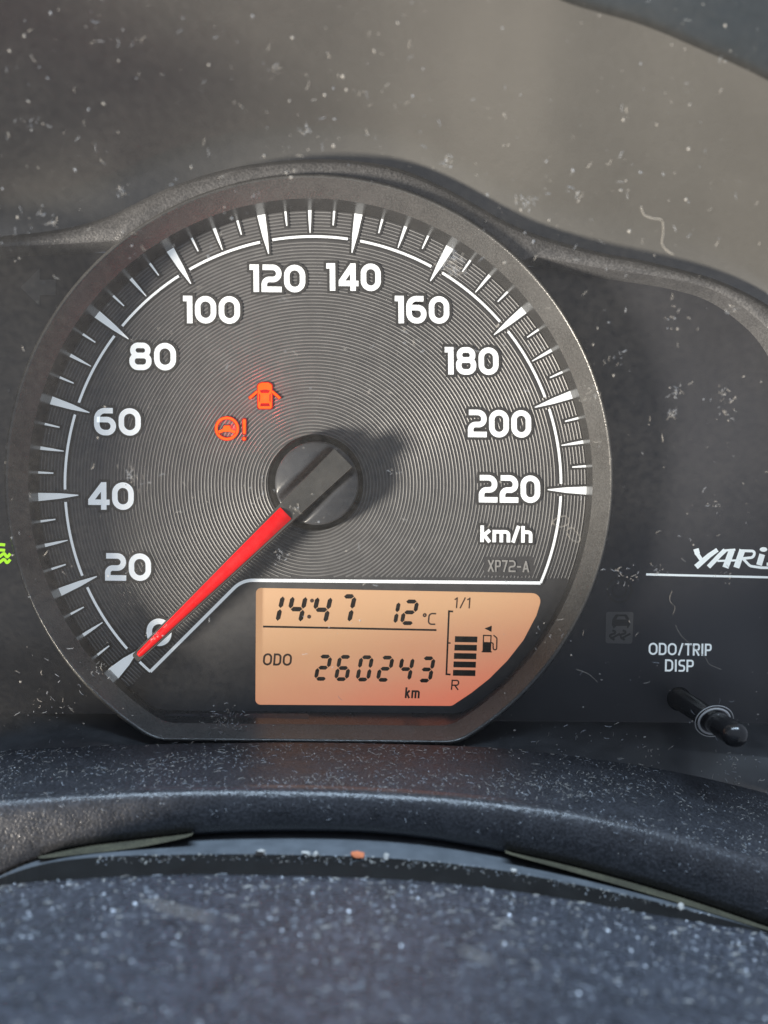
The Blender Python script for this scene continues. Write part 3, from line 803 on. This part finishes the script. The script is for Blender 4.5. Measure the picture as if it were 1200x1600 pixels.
# ------------------------------------------------------------------ steering column cover
C_PX = [(0, 1384), (100, 1374), (200, 1368), (300, 1365), (400, 1366), (500, 1368), (600, 1372), (700, 1379), (800, 1391), (900, 1406), (1000, 1424), (1100, 1441), (1200, 1459)]
C_MM = [((px - 600)*MMPX*kf(62), (800 - py)*MMPX*kf(62)) for px, py in C_PX]
C_MM = [(-70, -84), (-67.5, -70), (-64, -61.5), (-60.5, -57.2)] + C_MM + [(66, -67), (72, -74), (76, -90)]
def cov(x, d): return interp(C_MM, x) + .155*(d - 62) - .0004*(d - 62)**2
cx_ = [lerp(-70, 76, i/120) for i in range(121)]
cd_ = [62 + i*2.2 for i in range(48)]
mb = MB(); mb.loft([[W(x, d, cov(x, d) - (.5 if j == 0 else .12 if j == 1 else 0)) for x in cx_] for j, d in enumerate([61.6, 62.1] + cd_[1:])])
cover = mb.build('steering_column_cover', M['cover'], None, smooth=True)
tag(cover, 'blurred dusty grey steering column cover in the foreground', 'column cover')
bx = [-60 + i*12 for i in range(114)]
def c2(x): return P(x, interp(C2, x), 56)
mb = MB()
frontrow = []
for x in bx:
    wx = (x - 600)*MMPX*kf(62); frontrow.append(W(wx, 62.2, cov(wx, 62) - .35))
brow = [c2(x) for x in bx]
mb.loft([[p + Vector((0, .0006, -.018)) for p in brow], [p + Vector((0, .0004, -.0006)) for p in brow], brow, frontrow, [p + Vector((0, -.002, -.004)) for p in frontrow]])
mb.build('rubber_edge', M['rubber'], cover, smooth=False)

# ------------------------------------------------------------------ dust, fibres, crumbs
def flake(mb, c, n, size, mat=0):
    n = n.normalized(); u = n.orthogonal().normalized(); v = n.cross(u)
    k = random.choice((4, 5, 6)); a0 = random.random()*6.28; st_ = random.uniform(.45, 1); pts = [c + n*size*random.uniform(.25, .6)]
    ph = random.random()*3.14
    for i in range(k):
        a = a0 + 6.283*i/k; r = size*random.uniform(.45, 1.15)
        x, y = r*math.cos(a), r*st_*math.sin(a)
        x, y = x*math.cos(ph) - y*math.sin(ph), x*math.sin(ph) + y*math.cos(ph)
        pts.append(c + u*x + v*y)
    mb.add(pts, [(0, i + 1, (i + 1) % k + 1) for i in range(k)], mat)
def fibre_pts(c, n, length, bend, seg=5, ang=None):
    n = n.normalized(); u = n.orthogonal().normalized(); v = n.cross(u)
    a = random.random()*6.283 if ang is None else ang; p = c.copy(); out = [p.copy()]; da = random.uniform(-bend, bend)
    for i in range(seg):
        a += da/seg + random.uniform(-.2, .2)*bend; p = p + (u*math.cos(a) + v*math.sin(a))*(length/seg); out.append(p.copy())
    return [q + n*(length*.04*math.sin(math.pi*i/seg)) for i, q in enumerate(out)]
def tube3(mb, pts, r, mat=0, taper=True):
    rows = []
    for i, p in enumerate(pts):
        t = (pts[min(i+1, len(pts)-1)] - pts[max(i-1, 0)]).normalized(); u = t.orthogonal().normalized(); v = t.cross(u)
        rr = r*(.35 if taper and i in (0, len(pts)-1) else 1)
        rows.append([p + (u*math.cos(a) + v*math.sin(a))*rr for a in (0, 2.094, 4.189)])
    mb.loft(rows, True, mat)
def cluster_weight(x, y, cen, rad):
    return min(1, sum(math.exp(-((x-a)**2 + (y-b)**2)/(2*rad**2)) for a, b in cen))
px1 = MMPX/1000

# dust on the lens
mb = MB()
for i in range(3300):
    x, y = random.uniform(-20, 1220), random.uniform(-20, 1230)
    if y > interp(L_TAB, x) - 2: continue
    d = lens_d(y); c = P(x, y, d) + ln*.00004; s = px1*kf(d)
    if math.sin(x*.013 + y*.007) + math.sin(y*.017 - x*.006 + 2) + math.sin(x*.041 + 1) * .6 + random.uniform(-1.8, 1.8) < -.2: continue
    q = random.random(); inside = math.hypot(x - GX, y - GY) < 440
    if inside and q < .62: continue
    if 420 < y < 1000 and not inside and q < .25: continue
    size = s*random.choice((.3, .35, .4, .45, .5, .6, .7, .9, 1.2, 2.2)) * (1.0 if y > 420 else 1.45)
    if random.random() < .16: tube3(mb, fibre_pts(c, ln, s*random.uniform(5, 14), 1.6), s*random.uniform(.25, .5), random.choice((0, 1)))
    else: flake(mb, c, ln, size, random.choice((0, 0, 1)))
for (x, y, n, rad) in ((355, 1125, 70, 26), (1030, 890, 16, 9), (80, 1105, 20, 25), (160, 1045, 16, 18), (440, 870, 14, 14), (205, 740, 14, 10), (215, 755, 16, 14),
                       (1050, 645, 20, 8), (1060, 612, 16, 12), (1135, 615, 18, 14), (1130, 640, 14, 20), (1140, 485, 12, 8), (920, 610, 10, 20), (820, 315, 22, 12), (900, 307, 14, 12),
                       (700, 250, 14, 12), (65, 330, 10, 8), (80, 348, 8, 7), (190, 300, 14, 14), (50, 190, 10, 16), (430, 105, 10, 10), (475, 205, 12, 12), (395, 770, 10, 30),
                       (702, 405, 90, 15), (712, 425, 30, 10), (1060, 500, 14, 30), (960, 560, 12, 30), (300, 470, 10, 60), (640, 560, 14, 70), (1010, 1190, 30, 40), (1150, 1200, 40, 35), (880, 1175, 30, 50), (975, 900, 20, 25), (620, 740, 8, 8), (460, 795, 10, 9), (245, 990, 14, 12),
                       (1120, 790, 10, 14), (1130, 905, 10, 14), (860, 1000, 10, 30)):
    for i in range(n):
        xx, yy = random.gauss(x, rad*.6), random.gauss(y, rad*.45)
        if yy > interp(L_TAB, xx) - 2: continue
        d = lens_d(yy); s = px1*kf(d); c = P(xx, yy, d) + ln*.00005
        if random.random() < .5: tube3(mb, fibre_pts(c, ln, s*random.uniform(4, 11), 1.8), s*random.uniform(.25, .5), random.choice((0, 1)))
        else: flake(mb, c, ln, s*random.uniform(.7, 2.1), random.choice((0, 1)))
tag(mb.build('dust', [M['dust'], M['dustb']]), 'pale dust specks and lint scattered over the clear lens', kind='stuff')

# dust on the shelf and lip
def on_shelf(x, t):
    a = P(x, interp(L_TAB, x), lens_d(interp(L_TAB, x)) - .1); b = P(x, K(x) - 2, 44.0); return a.lerp(b, t)
mb = MB()
for i in range(5200):
    x = random.uniform(-20, 1230); t = random.random(); c = on_shelf(x, t) + Vector((0, 0, .00006)); s = px1*.8
    if math.sin(x*.021 + 3*t) + math.sin(x*.0083 + 9*t + 1.3) + random.uniform(-1.6, 1.9) < -.1: continue
    if random.random() < .34: tube3(mb, fibre_pts(c, Vector((0, -.25, 1)), s*random.uniform(3, 12)*random.choice((.6, 1, 1.3)), 1.2, 4), s*random.uniform(.18, .36), random.choice((0, 1)))
    else: flake(mb, c, Vector((0, -.3, 1)), s*random.choice((.45, .6, .8, 1.1, 1.6))*random.uniform(.7, 1.1), random.choice((0, 1)))
for i in range(500):
    x = random.uniform(-20, 1230); f = random.random()**1.6*.8
    j = f*7; r0, r1 = lip_rows[1 + int(j)], lip_rows[2 + int(j)]; xi = (x + 260)/10; q = int(xi)
    a = r0[q].lerp(r0[q+1], xi - q); b = r1[q].lerp(r1[q+1], xi - q); c = a.lerp(b, j - int(j)); nr = Vector((0, -.6 - f, 1 - f)).normalized(); c += nr*.00005; s = px1*.74
    if random.random() < .5: tube3(mb, fibre_pts(c, nr, s*random.uniform(3, 9), 1.2, 4), s*random.uniform(.2, .35), 1)
    else: flake(mb, c, nr, s*random.uniform(.5, 1.3), random.choice((0, 1)))
tag(mb.build('lint', [M['dust'], M['dustb']]), 'fine pale lint lying on the black dashboard shelf and lip', kind='stuff')

# dust on the column cover; white flakes also painted in as glints
mb = MB()
for i in range(5200):
    x = random.uniform(-62, 62); d = 62.6 + 62*random.random()**1.15; c = W(x, d, cov(x, d)); s = px1*kf(d)
    n = Vector((0, .15, 1)); c += n*.00004
    q = random.random()
    if q < .16: tube3(mb, fibre_pts(c, n, s*random.uniform(6, 20), 1.4, 4), s*random.uniform(.5, .9), random.choice((0, 1)))
    else: flake(mb, c, n, s*random.choice((.5, .6, .8, 1, 1.3, 1.8, 3.2))*random.uniform(.6, 1.1), random.choice((0, 1, 1, 2)))
for i in range(60):
    x = random.uniform(-60, 60); d = 64 + 60*random.random(); c = W(x, d, cov(x, d)); s = px1*kf(d)
    flake(mb, c + Vector((0, 0, .00006)), Vector((0, -.4, 1)), s*random.choice((1.2, 1.6, 2.2, 3.2, 4.5)), 2)
for i in range(420):
    x = random.uniform(150, 1120); c = c2(x).lerp(P(x, interp(C2, x) + 14, 59), random.random()**2) + Vector((0, -.0001, .0001)); s = px1*.7
    flake(mb, c, Vector((0, -.5, 1)), s*random.uniform(.6, 2.0), random.choice((0, 1)))
tag(mb.build('grit', [M['dust'], M['dustb'], M['grit_glint']]), 'pale grit, dust and white glint flakes sprinkled over the steering column cover', kind='stuff')

# crumbs on the rubber edge
def crumb(x, r, m, label, sy=.8, sx=1.2):
    c = c2(x) + Vector((0, -.0004, r*.5*px1*.7)); s = r*px1*.7
    bm = bmesh.new(); bmesh.ops.create_icosphere(bm, subdivisions=1, radius=1.0)
    rnd = random.Random(int(x))
    for v in bm.verts:
        k = rnd.uniform(.4, 1.25); v.co = Vector((v.co.x*sx*k, v.co.y*k, v.co.z*sy*k))*s
    me = bpy.data.meshes.new('crumb'); bm.to_mesh(me); bm.free(); me.materials.append(M[m])
    o = bpy.data.objects.new('crumb', me); COL.objects.link(o); o.location = c
    tag(o, label, 'crumb', 'crumbs along the black rubber edge')
crumb(558, 10, 'crumbo', 'rust orange crumb on the black edge of the column cover', .6, 1.3)
crumb(409, 10, 'crumbw', 'largest white crumb, left of the orange one on the black edge', .85, 1.0)
crumb(478, 7, 'crumbw', 'left of two small white crumbs between the large white and the orange crumb', .8, 1.1)
crumb(495, 6, 'crumbw', 'right of two small white crumbs between the large white and the orange crumb', .9, 1.0)
crumb(603, 7, 'crumbw', 'white crumb just right of the orange crumb', 1.2, .7)
crumb(802, 6, 'crumbw', 'small white crumb far right along the black edge', 1.0, .9)
crumb(1062, 9, 'crumbw', 'pale crumb at the right end of the black rubber edge', .9, .9)

# single fibres
def strand(name, pts_px, dfun, r, label, m='hair', lift=.0001):
    q = catmull(pts_px, 6); mb = MB(); pts = []
    for x, y in q:
        d = dfun(x, y); pts.append(P(x, y, d) + ln*lift)
    tube3(mb, pts, r*px1); tag(mb.build(name, M[m], None, smooth=True), label, 'fibre', 'loose fibres')
ld = lambda x, y: lens_d(y)
strand('fibre', [(1001, 322), (1006, 335), (1020, 341), (1034, 344), (1036, 362), (1034, 380), (1042, 391), (1053, 398)], ld, .8, 'curly pale fibre on the lens at upper right, against the hood')
strand('fibre', [(1050, 922), (1046, 937), (1054, 948), (1051, 960)], ld, .6, 'short zigzag fibre on the lens under the long white line')
strand('fibre', [(1055, 976), (1062, 990), (1075, 1003), (1100, 1025), (1108, 1037), (1128, 1046)], ld, .5, 'thin fibre running down across the button lettering')
strand('fibre', [(862, 820), (867, 811), (884, 806), (888, 818), (872, 823), (862, 814)], ld, .5, 'tiny looped fibre beside the white scale line near the lower right')
strand('fibre', [(885, 829), (894, 824), (906, 838), (904, 846), (892, 842), (886, 832)], ld, .5, 'lower small looped fibre just inside the right bezel')
strand('fibre', [(900, 1045), (920, 1053), (934, 1066)], ld, .5, 'faint curved fibre right of the bezel below the skid symbol')
def cover_d(x, y):
    lo, hi = 62.0, 125.0
    for _ in range(30):
        m = (lo + hi)/2; p = P(x, y, m)
        if p.z*1000 > cov(p.x*1000, m): lo = m
        else: hi = m
    return lo
strand('fibre', [(242, 1408), (268, 1416), (300, 1424), (332, 1432)], cover_d, .6, 'straight pale fibre lying on the left of the column cover', lift=.0002)
strand('fibre', [(720, 1480), (742, 1489), (768, 1500)], cover_d, .8, 'short blurred fibre on the column cover right of its middle', lift=.0002)
